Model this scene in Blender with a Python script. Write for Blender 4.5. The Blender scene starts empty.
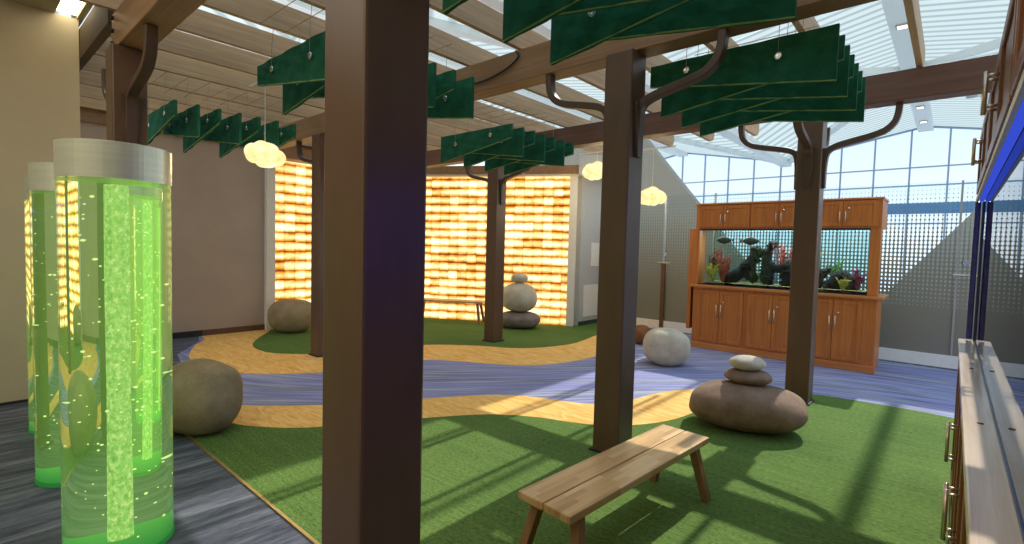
import bpy, bmesh, math, random
from mathutils import Vector, Matrix, noise
random.seed(7)
C = bpy.context.scene.collection
S = bpy.context.scene

# ------------------------------------------------------------------ camera
YAW, PITCH, ROLL = math.radians(41.4), math.radians(2.79), math.radians(1.47)
cy, sy = math.cos(YAW), math.sin(YAW)
fw = Vector((-sy*math.cos(PITCH), cy*math.cos(PITCH), -math.sin(PITCH)))
ri = Vector((cy, sy, 0)); up0 = ri.cross(fw)
r = math.cos(ROLL)*ri + math.sin(ROLL)*up0
u = -math.sin(ROLL)*ri + math.cos(ROLL)*up0
cam = bpy.data.cameras.new('camera'); cam.sensor_width = 36; cam.lens = 500/1024*36
cam.clip_start = .01; cam.clip_end = 300
co = bpy.data.objects.new('camera', cam); C.objects.link(co)
m3 = Matrix((r, u, -fw)).transposed().to_4x4(); m3.translation = (0, 0, 1.6)
co.matrix_world = m3
S.camera = co
S.view_settings.view_transform = 'Standard'; S.view_settings.look = 'None'
S.view_settings.gamma = 1; S.view_settings.use_curve_mapping = False
S.view_settings.exposure = 0.18

# ------------------------------------------------------------------ world and sun
W = bpy.data.worlds.new('sky'); S.world = W; W.use_nodes = True
nt = W.node_tree; nt.nodes.clear()
wo = nt.nodes.new('ShaderNodeOutputWorld'); bg = nt.nodes.new('ShaderNodeBackground')
tc = nt.nodes.new('ShaderNodeTexCoord'); sx = nt.nodes.new('ShaderNodeSeparateXYZ')
rp = nt.nodes.new('ShaderNodeValToRGB')
nt.links.new(tc.outputs['Generated'], sx.inputs[0]); nt.links.new(sx.outputs['Z'], rp.inputs[0])
rp.color_ramp.elements[0].position = 0.0; rp.color_ramp.elements[0].color = (1, 1, 1, 1)
rp.color_ramp.elements[1].position = .6; rp.color_ramp.elements[1].color = (.60, .80, 1, 1)
e = rp.color_ramp.elements.new(.2); e.color = (.76, .89, 1, 1)
nt.links.new(rp.outputs[0], bg.inputs[0]); nt.links.new(bg.outputs[0], wo.inputs[0])
bg.inputs[1].default_value = 1.15

def lamp(name, kind, loc, energy, color, rot=None, **k):
    l = bpy.data.lights.new(name, kind); l.energy = energy; l.color = color
    for a, v in k.items(): setattr(l, a, v)
    o = bpy.data.objects.new(name, l); C.objects.link(o); o.location = loc
    if rot is not None: o.rotation_euler = rot
    return o
SUN_EL = 48
lamp('sun', 'SUN', (0, 20, 30), 3.5, (1, .95, .86), (math.radians(-(90-SUN_EL)), 0, 0), angle=math.radians(.6))

lamp('added_warm_fill', 'AREA', (-3.0, -1.3, 3.9), 48, (1, .80, .55), (math.radians(25), 0, math.radians(20)), shape='RECTANGLE', size=4, size_y=1.2)  # warm fill lamp added behind the camera to brighten the left side
# ------------------------------------------------------------------ helpers
def lin(c):
    if isinstance(c, str):
        c = [int(c[i:i+2], 16)/255 for i in (0, 2, 4)]
    return tuple((v/12.92 if v <= .04045 else ((v+.055)/1.055)**2.4) for v in c) + (1,)

class NT:
    def __init__(s, name):
        s.m = bpy.data.materials.new(name); s.m.use_nodes = True; s.t = s.m.node_tree; s.t.nodes.clear()
        s.out = s.n('OutputMaterial')
    def n(s, kind, **k):
        nd = s.t.nodes.new('ShaderNode'+kind)
        for a, v in k.items(): setattr(nd, a, v)
        return nd
    def l(s, a, b): s.t.links.new(a, b)
    def math(s, op, a, b=None, c=None):
        nd = s.n('Math', operation=op)
        for i, v in enumerate((a, b, c)):
            if v is None: continue
            if isinstance(v, (int, float)): nd.inputs[i].default_value = v
            else: s.l(v, nd.inputs[i])
        return nd.outputs[0]
    def coord(s, scale=(1, 1, 1), loc=(0, 0, 0), rot=(0, 0, 0), which='Object'):
        t = s.n('TexCoord'); mp = s.n('Mapping'); mp.inputs['Scale'].default_value = scale
        mp.inputs['Location'].default_value = loc; mp.inputs['Rotation'].default_value = rot
        s.l(t.outputs[which], mp.inputs[0]); return mp.outputs[0]
    def noise(s, vec, scale=5, detail=4, rough=.55, dist=0):
        nd = s.n('TexNoise'); s.l(vec, nd.inputs['Vector']); nd.inputs['Scale'].default_value = scale
        nd.inputs['Detail'].default_value = detail; nd.inputs['Roughness'].default_value = rough
        nd.inputs['Distortion'].default_value = dist; return nd.outputs['Fac']
    def ramp(s, fac, stops, interp='LINEAR'):
        nd = s.n('ValToRGB'); cr = nd.color_ramp; cr.interpolation = interp
        while len(cr.elements) < len(stops): cr.elements.new(.5)
        for el, (p, c) in zip(cr.elements, stops):
            el.position = p; el.color = lin(c) if not (isinstance(c, (int, float))) else (c, c, c, 1)
        s.l(fac, nd.inputs[0]); return nd.outputs[0]
    def mix(s, fac, a, b, mode='MIX'):
        nd = s.n('Mix', data_type='RGBA', blend_type=mode)
        if isinstance(fac, (int, float)): nd.inputs[0].default_value = fac
        else: s.l(fac, nd.inputs[0])
        for i, v in ((6, a), (7, b)):
            if isinstance(v, str): nd.inputs[i].default_value = lin(v)
            else: s.l(v, nd.inputs[i])
        return nd.outputs[2]
    def bsdf(s, col, rough=.6, metal=0, spec=.5, bump=None, bstr=.2, bdist=.01, **k):
        b = s.n('BsdfPrincipled')
        if isinstance(col, str): b.inputs['Base Color'].default_value = lin(col)
        else: s.l(col, b.inputs['Base Color'])
        b.inputs['Roughness'].default_value = rough; b.inputs['Metallic'].default_value = metal
        b.inputs['Specular IOR Level'].default_value = spec
        for a, v in k.items(): b.inputs[a].default_value = v
        if bump is not None:
            bn = s.n('Bump'); bn.inputs['Strength'].default_value = bstr; bn.inputs['Distance'].default_value = bdist
            s.l(bump, bn.inputs['Height']); s.l(bn.outputs[0], b.inputs['Normal'])
        s.l(b.outputs[0], s.out.inputs[0]); return b

def plain(name, c1, c2=None, rough=.6, metal=0, scale=(6, 6, 6), nscale=3, bstr=.1, spec=.5, **k):
    t = NT(name); f = t.noise(t.coord(scale), nscale, 5)
    col = t.ramp(f, [(.3, c1), (.7, c2 or c1)])
    t.bsdf(col, rough, metal, spec, f, bstr, .004, **k); return t.m

def wood(name, c1, c2, c3, axis='X', rough=.45, fine=34, spec=.5):
    t = NT(name); sc = {'X': (1.2, fine, fine), 'Y': (fine, 1.2, fine), 'Z': (fine, fine, 1.2)}[axis]
    f = t.noise(t.coord(sc), 1, 6, .6, .6)
    g = t.noise(t.coord((2, 2, 2)), 1.5, 3)
    col = t.ramp(f, [(.28, c1), (.5, c2), (.74, c3)])
    col = t.mix(.18, col, t.ramp(g, [(.3, c1), (.7, c3)]))
    t.bsdf(col, rough, 0, spec, f, .12, .003); return t.m

def glass_mat(name, tint, gloss=1.0, rough=0.0, base=.0):
    t = NT(name); tr = t.n('BsdfTransparent'); tr.inputs[0].default_value = lin(tint)
    gl = t.n('BsdfGlossy'); gl.inputs['Roughness'].default_value = rough
    fr = t.n('Fresnel'); fr.inputs[0].default_value = 1.45
    mx = t.n('MixShader'); t.l(t.math('MULTIPLY', fr.outputs[0], gloss), mx.inputs[0])
    t.l(tr.outputs[0], mx.inputs[1]); t.l(gl.outputs[0], mx.inputs[2]); t.l(mx.outputs[0], t.out.inputs[0])
    return t.m

def emit(name, c, s):
    t = NT(name); e = t.n('Emission'); e.inputs[0].default_value = lin(c); e.inputs[1].default_value = s
    t.l(e.outputs[0], t.out.inputs[0]); return t.m

class MB:
    def __init__(s): s.b = bmesh.new()
    def _add(s, vs, fs, M=None):
        bv = [s.b.verts.new(M @ Vector(v) if M else v) for v in vs]
        for f in fs:
            try: s.b.faces.new([bv[i] for i in f])
            except ValueError: pass
        return bv
    def box(s, x0, y0, z0, x1, y1, z1, M=None):
        v = [(x0,y0,z0),(x1,y0,z0),(x1,y1,z0),(x0,y1,z0),(x0,y0,z1),(x1,y0,z1),(x1,y1,z1),(x0,y1,z1)]
        s._add(v, [(0,3,2,1),(4,5,6,7),(0,1,5,4),(1,2,6,5),(2,3,7,6),(3,0,4,7)], M); return s
    def prism(s, poly, a, b, axis='Z', M=None):
        def P(p, h): return {'Z': (p[0], p[1], h), 'Y': (p[0], h, p[1]), 'X': (h, p[0], p[1])}[axis]
        n = len(poly); v = [P(p, a) for p in poly] + [P(p, b) for p in poly]
        s._add(v, [tuple(range(n))[::-1], tuple(range(n, 2*n))] + [(i, (i+1) % n, n+(i+1) % n, n+i) for i in range(n)], M)
        return s
    def tube(s, pts, rad, n=10, M=None, flat=1.0):
        pts = [Vector(p) for p in pts]
        if isinstance(rad, (int, float)): rad = [rad]*len(pts)
        vs, fs = [], []
        prev = None
        for i, p in enumerate(pts):
            d = (pts[min(i+1, len(pts)-1)] - pts[max(i-1, 0)]).normalized()
            if prev is None: a = d.orthogonal().normalized()
            else:
                a = prev - d*prev.dot(d); a.normalize()
            prev = a; b = d.cross(a)
            for k in range(n):
                t = 2*math.pi*k/n
                vs.append(p + rad[i]*(math.cos(t)*a + flat*math.sin(t)*b))
        L = len(pts)
        for i in range(L-1):
            for k in range(n):
                fs.append((i*n+k, i*n+(k+1) % n, (i+1)*n+(k+1) % n, (i+1)*n+k))
        fs.append(tuple(range(n))[::-1]); fs.append(tuple(range((L-1)*n, L*n)))
        s._add(vs, fs, M); return s
    def bar(s, pts, side, w, th, M=None):
        # flat bar swept along pts; side = fixed sideways direction
        pts = [Vector(p) for p in pts]; side = Vector(side).normalized(); vs, fs = [], []
        ws = w if isinstance(w, list) else [w]*len(pts)
        for i, p in enumerate(pts):
            d = (pts[min(i+1, len(pts)-1)] - pts[max(i-1, 0)]).normalized(); nrm = d.cross(side).normalized()
            for a, b in ((-1, -1), (1, -1), (1, 1), (-1, 1)):
                vs.append(p + side*a*ws[i]/2 + nrm*b*th/2)
        L = len(pts)
        for i in range(L-1):
            for k in range(4): fs.append((i*4+k, i*4+(k+1) % 4, i*4+4+(k+1) % 4, i*4+4+k))
        fs.append((3, 2, 1, 0)); fs.append(tuple(range((L-1)*4, L*4)))
        s._add(vs, fs, M); return s
    def lathe(s, prof, n=40, c=(0, 0), M=None):
        vs, fs = [], []
        for rr, z in prof:
            for k in range(n):
                t = 2*math.pi*k/n; vs.append((c[0]+rr*math.cos(t), c[1]+rr*math.sin(t), z))
        L = len(prof)
        for i in range(L-1):
            for k in range(n): fs.append((i*n+k, i*n+(k+1) % n, (i+1)*n+(k+1) % n, (i+1)*n+k))
        fs.append(tuple(range(n))[::-1]); fs.append(tuple(range((L-1)*n, L*n)))
        s._add(vs, fs, M); return s
    def blob(s, c, rad, sub=4, amp=0, freq=1.5, seed=0, power=2.0, flatb=None, M=None):
        t = bmesh.new(); bmesh.ops.create_icosphere(t, subdivisions=sub, radius=1)
        for v in t.verts:
            d = v.co.normalized()
            k = (abs(d.x)**power + abs(d.y)**power + abs(d.z)**power)**(-1/power)
            q = d*k
            if amp: q *= 1 + amp*noise.noise(d*freq + Vector((seed*3.1, seed*1.7, seed)))
            q = Vector((q.x*rad[0], q.y*rad[1], q.z*rad[2]))
            if flatb is not None and q.z < -flatb*rad[2]: q.z = -flatb*rad[2]
            v.co = q + Vector(c)
        vs = [v.co.copy() for v in t.verts]; t.verts.index_update()
        fs = [[v.index for v in f.verts] for f in t.faces]; t.free()
        s._add(vs, fs, M); return s
    def build(s, name, mat, parent=None, loc=None, smooth=False, bevel=0, fix=True):
        if fix: bmesh.ops.recalc_face_normals(s.b, faces=s.b.faces)
        me = bpy.data.meshes.new(name); s.b.to_mesh(me); s.b.free()
        me.materials.append(mat)
        if smooth:
            for p in me.polygons: p.use_smooth = True
        o = bpy.data.objects.new(name, me); C.objects.link(o)
        if parent: o.parent = parent
        if loc: o.location = loc
        if bevel:
            mb = o.modifiers.new('bevel', 'BEVEL'); mb.width = bevel; mb.segments = 2; mb.limit_method = 'ANGLE'
        return o

def tag(o, label, cat, group=None, kind='thing'):
    o['label'] = label; o['category'] = cat; o['kind'] = kind
    if group: o['group'] = group
    return o
def thing(name, label, cat, loc=(0, 0, 0), rz=0, group=None):
    o = bpy.data.objects.new(name, None); C.objects.link(o); o.location = loc; o.rotation_euler.z = rz
    o.empty_display_size = .1
    return tag(o, label, cat, group)
def struct(o): o['kind'] = 'structure'; return o
def dup(root, loc=None, rz=None, label=None):
    n = root.copy(); C.objects.link(n)
    if loc is not None: n.location = loc
    if rz is not None: n.rotation_euler.z = rz
    if label: n['label'] = label
    for ch in list(root.children):
        c = ch.copy(); C.objects.link(c); c.parent = n
        for g in list(ch.children):
            d = g.copy(); C.objects.link(d); d.parent = c
    return n
ORD = ['first', 'second', 'third', 'fourth', 'fifth', 'sixth', 'seventh', 'eighth', 'ninth', 'tenth', 'eleventh', 'twelfth', 'thirteenth', 'fourteenth', 'fifteenth']
def spline(pts, n=8):
    out = []; P = [Vector(p) for p in pts]
    for i in range(len(P)-1):
        p0, p1, p2, p3 = P[max(i-1, 0)], P[i], P[i+1], P[min(i+2, len(P)-1)]
        for k in range(n):
            t = k/n
            out.append(.5*((2*p1)+(-p0+p2)*t+(2*p0-5*p1+4*p2-p3)*t*t+(-p0+3*p1-3*p2+p3)*t**3))
    out.append(P[-1]); return out

# ------------------------------------------------------------------ materials
def carpet_green():
    t = NT('green_carpet'); st = t.noise(t.coord((1.2, 22, 1)), 1.6, 6, .65, .4); f = t.noise(t.coord((30, 90, 1)), 1, 4, .7)
    g = t.noise(t.coord((.8, .8, 1)), 1.2, 2)
    c = t.ramp(st, [(.3, '2e4a22'), (.5, '527236'), (.72, '76904c')])
    c = t.mix(.55, c, t.ramp(f, [(.35, '22361a'), (.65, '86a056')]))
    c = t.mix(.25, c, t.ramp(g, [(.35, '38542a'), (.65, '64803e')]))
    t.bsdf(c, .95, 0, .1, f, .5, .01); return t.m
def carpet_path():
    t = NT('orange_path'); f = t.noise(t.coord((1.3, 5, 1), rot=(0, 0, .9)), 2.2, 6, .6, 1.6); g = t.noise(t.coord((60, 60, 1)), 1, 3)
    c = t.ramp(f, [(.3, 'd8983f'), (.5, 'eeb862'), (.72, 'f8d494')])
    c = t.mix(.15, c, t.ramp(g, [(.3, 'b87a30'), (.7, 'ffe0a0')]))
    t.bsdf(c, .8, 0, .2, g, .2, .005); return t.m
def carpet_river():  # daylight's blue sheen on the planks is put into this colour
    t = NT('blue_plank_carpet'); tcn = t.n('TexCoord'); sp = t.n('SeparateXYZ'); t.l(tcn.outputs['Object'], sp.inputs[0])
    fc = t.n('FloatCurve'); cv = fc.mapping.curves[0]
    pts = [(-9, 1.2), (-6, 1.8), (-5, 2.5), (-4, 3.6), (-3.2, 4.6), (-2.4, 5.6), (-1.6, 6.3), (-.6, 6.65), (1, 6.7)]
    q = [((x+9)/10, y/10) for x, y in pts]
    cv.points[0].location = q[0]; cv.points[1].location = q[-1]
    for p in q[1:-1]: cv.points.new(*p)
    fc.mapping.update()
    t.l(t.math('DIVIDE', t.math('ADD', sp.outputs['X'], 9), 10), fc.inputs['Value'])
    v = t.math('SUBTRACT', sp.outputs['Y'], t.math('MULTIPLY', fc.outputs[0], 10))
    cb = t.n('CombineXYZ'); t.l(t.math('MULTIPLY', sp.outputs['X'], .8), cb.inputs[0]); t.l(t.math('MULTIPLY', v, 9), cb.inputs[1])
    f = t.noise(cb.outputs[0], 1.3, 6, .65, .3)
    cb2 = t.n('CombineXYZ'); t.l(t.math('MULTIPLY', sp.outputs['X'], .5), cb2.inputs[0]); t.l(t.math('MULTIPLY', v, 3.0), cb2.inputs[1])
    g = t.noise(cb2.outputs[0], 1.0, 2, .5)
    c = t.ramp(f, [(.28, '54566a'), (.48, '8286a4'), (.7, 'b4bac6')])
    c = t.mix(t.ramp(g, [(.42, 0.0), (.56, .75)]), c, t.ramp(f, [(.3, '6a6ea6'), (.7, '989cd0')]))
    t.bsdf(c, .8, 0, .25, f, .2, .005); return t.m
def carpet_plank():
    t = NT('dark_plank_carpet'); f = t.noise(t.coord((9, .9, 1)), 1.5, 7, .68, .3); g = t.noise(t.coord((40, 12, 1)), 1, 4, .7)
    c = t.ramp(f, [(.3, '2a2c36'), (.45, '4c505c'), (.6, '757984'), (.74, 'a2a4aa')])
    c = t.mix(.35, c, t.ramp(g, [(.3, '1c1c24'), (.75, '6a6c78')]))
    t.bsdf(c, .85, 0, .2, g, .3, .006); return t.m
def salt_mat(name):
    # backlit blocks: local x runs along the wall, z up
    t = NT(name); tcn = t.n('TexCoord'); sp = t.n('SeparateXYZ'); t.l(tcn.outputs['Object'], sp.inputs[0])
    X, Z = sp.outputs['X'], sp.outputs['Z']
    bx, bz = .205, .178
    fx = t.math('FRACT', t.math('DIVIDE', X, bx)); fz = t.math('FRACT', t.math('DIVIDE', Z, bz))
    ix = t.math('FLOOR', t.math('DIVIDE', X, bx)); iz = t.math('FLOOR', t.math('DIVIDE', Z, bz))
    cb = t.n('CombineXYZ'); t.l(ix, cb.inputs[0]); t.l(iz, cb.inputs[1])
    wn = t.n('TexWhiteNoise', noise_dimensions='2D'); t.l(cb.outputs[0], wn.inputs['Vector'])
    ez = t.math('ABSOLUTE', t.math('SUBTRACT', fz, .5)); ex = t.math('ABSOLUTE', t.math('SUBTRACT', fx, .5))
    band = t.math('SUBTRACT', 1.0, t.math('POWER', t.math('MULTIPLY', ez, 2), 1.7))
    side = t.math('SUBTRACT', 1.0, t.math('POWER', t.math('MULTIPLY', ex, 2), 7))
    n1 = t.noise(t.coord((4, 4, 9)), 1.3, 5, .6, .6); n2 = t.noise(t.coord((.8, .8, 1.3)), 1, 2)
    v = t.math('ADD', t.math('MULTIPLY', band, .62), t.math('MULTIPLY', side, .12))
    v = t.math('ADD', v, t.math('MULTIPLY', t.math('SUBTRACT', n1, .5), .75))
    v = t.math('ADD', v, t.math('MULTIPLY', t.math('SUBTRACT', wn.outputs['Value'], .5), .3))
    v = t.math('ADD', v, t.math('MULTIPLY', t.math('SUBTRACT', n2, .5), .5))
    c = t.ramp(v, [(.05, '9c480e'), (.2, 'd07a24'), (.38, 'eaa850'), (.58, 'f6cc82'), (.85, 'fff0c0')])
    em = t.n('Emission'); t.l(c, em.inputs[0]); t.l(t.math('ADD', .82, t.math('MULTIPLY', t.math('MAXIMUM', v, 0), 1.1)), em.inputs[1])
    t.l(em.outputs[0], t.out.inputs[0]); return t.m
def frit_mat(name, top, bottom, base='868478'):
    # perforated sheet: rows of slots that open up towards the top
    t = NT(name); tcn = t.n('TexCoord'); sp = t.n('SeparateXYZ'); t.l(tcn.outputs['Object'], sp.inputs[0])
    X, Z = sp.outputs['X'], sp.outputs['Z']; px, pz = .05, .062
    a = t.math('DIVIDE', X, px); ia = t.math('FLOOR', a)
    zz = t.math('DIVIDE', Z, pz)
    fx = t.math('SUBTRACT', t.math('FRACT', a), .5); fz = t.math('SUBTRACT', t.math('FRACT', zz), .5)
    d = t.math('SQRT', t.math('ADD', t.math('POWER', fx, 2), t.math('POWER', t.math('MULTIPLY', fz, .8), 2)))
    h = t.math('DIVIDE', t.math('SUBTRACT', Z, bottom), top-bottom)
    rad = t.math('ADD', .14, t.math('MULTIPLY', h, .46))
    hole = t.math('MULTIPLY', t.math('LESS_THAN', d, rad), t.math('GREATER_THAN', h, 0))
    b = t.n('BsdfPrincipled'); b.inputs['Base Color'].default_value = lin(base); b.inputs['Roughness'].default_value = .4; b.inputs['Metallic'].default_value = .3
    tr = t.n('BsdfTransparent'); tr.inputs[0].default_value = (.93, .97, .98, 1)
    mx = t.n('MixShader'); t.l(hole, mx.inputs[0]); t.l(b.outputs[0], mx.inputs[1]); t.l(tr.outputs[0], mx.inputs[2])
    t.l(mx.outputs[0], t.out.inputs[0]); return t.m
def rib_mat(name, axis, c='d2dad8'):
    t = NT(name); w = t.n('TexWave', wave_type='BANDS', bands_direction=axis); t.l(t.coord(), w.inputs['Vector'])
    w.inputs['Scale'].default_value = .85
    col = t.ramp(w.outputs['Fac'], [(.1, 'aab4b4'), (.5, c)])
    b = t.n('BsdfDiffuse'); t.l(col, b.inputs[0]); b2 = t.n('BsdfTranslucent'); t.l(col, b2.inputs[0])
    mx = t.n('MixShader'); mx.inputs[0].default_value = .5
    t.l(b.outputs[0], mx.inputs[1]); t.l(b2.outputs[0], mx.inputs[2]); t.l(mx.outputs[0], t.out.inputs[0]); return t.m

def boulder_mat(name, c1, c2, c3):
    t = NT(name); f = t.noise(t.coord((1, 1, 1)), 5, 6, .65); g = t.noise(t.coord((1, 1, 1)), 90, 3, .7)
    c = t.ramp(f, [(.3, c1), (.5, c2), (.72, c3)]); c = t.mix(.3, c, t.ramp(g, [(.3, c1), (.7, c3)]))
    t.bsdf(c, .95, 0, .1, g, .5, .006); return t.m

G = carpet_green(); PATH = carpet_path(); RIV = carpet_river(); PLK = carpet_plank()
POST = plain('brown_post', '584230', '634a37', .38, 0, (4, 4, 1), 2, .05, .5)
ARM = plain('brown_arm', '4c392c', '584234', .4, 0, (5, 5, 5), 2, .04)
BEAM = wood('beam_wood', '76573a', '8c6a48', '9c7a55', 'X', .5)
SLAT = wood('slat_wood', '9a7a54', 'b09068', 'c2a47c', 'Y', .55)
FELT = plain('green_felt', '1c523c', '2a684e', .9, 0, (3, 3, 3), 3, .35, .15)
PIPE = plain('pale_piping', '6f8f4a', '86a45a', .8)
CHROME = plain('chrome', 'c8ccd0', 'd4d8dc', .22, .9)
STEEL = plain('brushed_steel', 'a9adb0', 'b9bcbe', .35, .8, (2, 2, 40), 2)
CABLE = plain('steel_cable', '8a8880', '9a9890', .5, .4)
CAB = wood('cabinet_wood', 'a25a26', 'ba6e30', 'cc803c', 'Z', .38)
CABX = wood('cabinet_wood_rail', 'a86230', 'c47c40', 'd48e50', 'X', .35)
RAILW = wood('counter_wood', 'c0aa92', 'd2beA8', 'e2d2bc', 'Y', .15)
WALLL = plain('beige_wall', 'b3a68a', 'bbae92', .85, 0, (1, 1, 1), 2, .03)
WALLB = plain('taupe_wall', 'ab9a8c', 'b3a294', .85, 0, (1, 1, 1), 2, .03)
WHITE = plain('white_paint', 'dedbd2', 'e6e3da', .6)
GREYW = plain('grey_panel', 'aeb0ae', 'b6b8b6', .5)
CEIL = plain('soffit_paint', 'a39a78', 'aaa17e', .8)
def butcher_block():
    t = NT('bench_block_wood'); tcn = t.n('TexCoord'); sp = t.n('SeparateXYZ'); t.l(tcn.outputs['Object'], sp.inputs[0])
    ix = t.math('FLOOR', t.math('DIVIDE', sp.outputs['X'], .036)); w0 = t.n('TexWhiteNoise', noise_dimensions='1D'); t.l(ix, w0.inputs['W'])
    iy = t.math('FLOOR', t.math('DIVIDE', t.math('ADD', sp.outputs['Y'], w0.outputs['Value']), .31))
    cb = t.n('CombineXYZ'); t.l(ix, cb.inputs[0]); t.l(iy, cb.inputs[1])
    w1 = t.n('TexWhiteNoise', noise_dimensions='2D'); t.l(cb.outputs[0], w1.inputs['Vector'])
    f = t.noise(t.coord((40, 2, 40)), 1, 6, .6, .5)
    c = t.mix(.5, t.ramp(w1.outputs['Value'], [(.1, 'a87c48'), (.5, 'cca064'), (.9, 'e6c692')]), t.ramp(f, [(.3, 'ae8450'), (.7, 'dcb67e')]))
    t.bsdf(c, .35, 0, .5, f, .1, .002); return t.m
BENCHW = butcher_block()
BENCHL = wood('bench_leg_wood', '7a5638', '8e6644', 'a07650', 'Z', .5, 24)
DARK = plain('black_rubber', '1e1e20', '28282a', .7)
STRUCT_WHITE = plain('white_steel', 'e6ecec', 'eef2f2', .5)
MULL = plain('mullion_metal', '8fa6c4', '9db2cc', .45, .3)
CONC = plain('concrete_fin', '9d9b92', 'a9a79e', .8)
GLASS = glass_mat('window_glass', 'f4f8fd', .6)
TGLASS = glass_mat('tank_glass', 'eefafa', .6)

# ------------------------------------------------------------------ floor
PL = [(-9.3, 2.78), (-8.91, 2.71), (-8.56, 2.49), (-7.94, 2.23), (-7.48, 2.13), (-6.9, 2.16), (-6.37, 2.34), (-6.03, 2.65), (-5.76, 3.09), (-5.65, 3.72), (-5.47, 4.38), (-5.12, 4.67), (-4.73, 4.88), (-4.35, 5.15), (-4.12, 5.49), (-4.0, 5.9), (-3.95, 6.42), (-4.06, 7.52), (-4.4, 9.5)]
PU = [(-9.3, 3.95), (-8.93, 3.69), (-8.39, 3.3), (-7.96, 3.08), (-7.58, 3.02), (-7.24, 3.08), (-6.9, 3.36), (-6.74, 3.66), (-6.58, 4.34), (-6.31, 5.05), (-5.97, 5.44), (-5.6, 5.72), (-5.21, 5.93), (-4.93, 6.3), (-4.77, 6.87), (-4.8, 7.35), (-4.93, 7.98), (-5.2, 9.5)]
QU = [(-7.6, 1.28), (-7.0, 1.45), (-6.2, 1.5), (-5.6, 1.6), (-5.09, 1.9), (-4.89, 2.08), (-4.57, 2.46), (-4.33, 2.86), (-4.07, 3.27), (-3.78, 3.74), (-3.56, 3.99), (-3.25, 4.18), (-2.95, 4.29), (-2.73, 4.41), (-2.6, 4.58), (-2.52, 4.83), (-2.44, 5.22), (-2.32, 5.56), (-2.2, 5.76), (-1.91, 6.14), (-1.54, 6.39), (-1.16, 6.57), (-0.77, 6.66), (-0.32, 6.7), (0.09, 6.68), (1.2, 6.6)]
QL = [(-5.3, 1.28), (-4.71, 1.6), (-4.53, 1.68), (-4.31, 1.83), (-4.15, 1.98), (-4.02, 2.16), (-3.82, 2.53), (-3.6, 2.89), (-3.35, 3.28), (-3.13, 3.51), (-2.86, 3.68), (-2.6, 3.78), (-2.39, 3.88), (-2.24, 3.97), (-2.14, 4.11), (-2.0, 4.35), (-1.91, 4.61), (-1.85, 4.95), (-1.71, 5.52), (-1.5, 6.2), (-1.16, 6.56), (-0.77, 6.65), (-0.32, 6.69), (0.09, 6.67), (1.2, 6.59)]
def v2(p): return [(q.x, q.y) for q in spline([(x, y, 0) for x, y in p], 6)]
def slab(name, poly, z0, z1, mat):
    b = MB(); b.prism(poly, z0, z1); bmesh.ops.triangulate(b.b, faces=[f for f in b.b.faces if len(f.verts) > 4])
    return struct(b.build(name, mat))
slab('floor', [(-11, -3), (1.6, -3), (1.6, 10), (-11, 10)], -.06, 0, PLK)
slab('floor_river', [(-9.3, 1.28), (1.2, 1.28), (1.2, 9.55), (-9.3, 9.55)], 0, .002, RIV)
slab('floor_dark', [(-9.3, 1.28), (-5.6, 1.28), (-6.2, 1.9), (-7.2, 1.95), (-8, 2.1), (-8.8, 2.6), (-9.3, 2.75)], .001, .0035, PLK)  # unlit end of the river carpet, its shade put into the darker material
slab('floor_path', v2(PL) + [(-5.2, 9.5), (-9.3, 9.5)], .002, .004, PATH)
slab('floor_turf', v2(PU) + [(-9.3, 9.5)], .004, .006, G)
slab('floor_path.001', v2(QU) + [(1.2, 1.28)], .002, .004, PATH)
slab('floor_turf.001', v2(QL) + [(1.2, 1.28)], .004, .006, G)
gold = plain('gold_strip', 'b79a62', 'cbb078', .35, .7)
struct(MB().box(-9.3, 1.265, 0, 1.2, 1.283, .009).build('trim_1', gold))

# ------------------------------------------------------------------ walls on the left, back and the soffit
struct(MB().box(-6.9, -3, 0, -6.6, .915, 3.74).build('wall_left', WALLL))
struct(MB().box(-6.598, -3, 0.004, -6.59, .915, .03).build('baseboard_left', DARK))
struct(MB().box(-9.6, .2, 0, -9.3, 3.93, 3.22).build('wall_back', WALLB))
struct(MB().box(-9.3, .9, .004, -9.285, 2.8, .10).build('shade_strip_back', DARK))  # shaded floor along the wall foot, built as a dark strip
struct(MB().box(-9.3, 2.8, .004, -9.285, 3.86, .10).build('shade_strip_back.001', plain('brown_shade', '5c3f26', '66482c', .6)))  # same floor shade over the path, put into a brown strip
struct(MB().box(-9.6, -3, 3.22, -9.25, 7.3, 3.6).build('trim_2', BEAM))
struct(MB().box(-6.9, -3.2, 0, 1.8, -3, 6.5).build('wall_front', WALLL))
struct(MB().box(1.6, -3, 0, 1.8, 4.9, 6.5).build('wall_right', WALLL))
# recessed ceiling over the bubble tubes with one slot light
b = MB(); b.box(-6.9, -3, 3.74, -5.9, .74, 4.0); b.box(-5.9, -3, 3.74, -5.5, .95, 4.0); b.box(-6.9, .9, 3.74, -5.9, .95, 4.0); b.box(-6.9, .74, 3.9, -5.9, .9, 4.0)
struct(b.build('ceiling', CEIL))
tag(MB().box(-6.58, .745, 3.765, -5.92, .895, 3.80).build('ceiling_light', emit('slot_light', 'fff1cf', 6)), 'white slot light recessed in the soffit above the beige wall', 'ceiling light')

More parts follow.
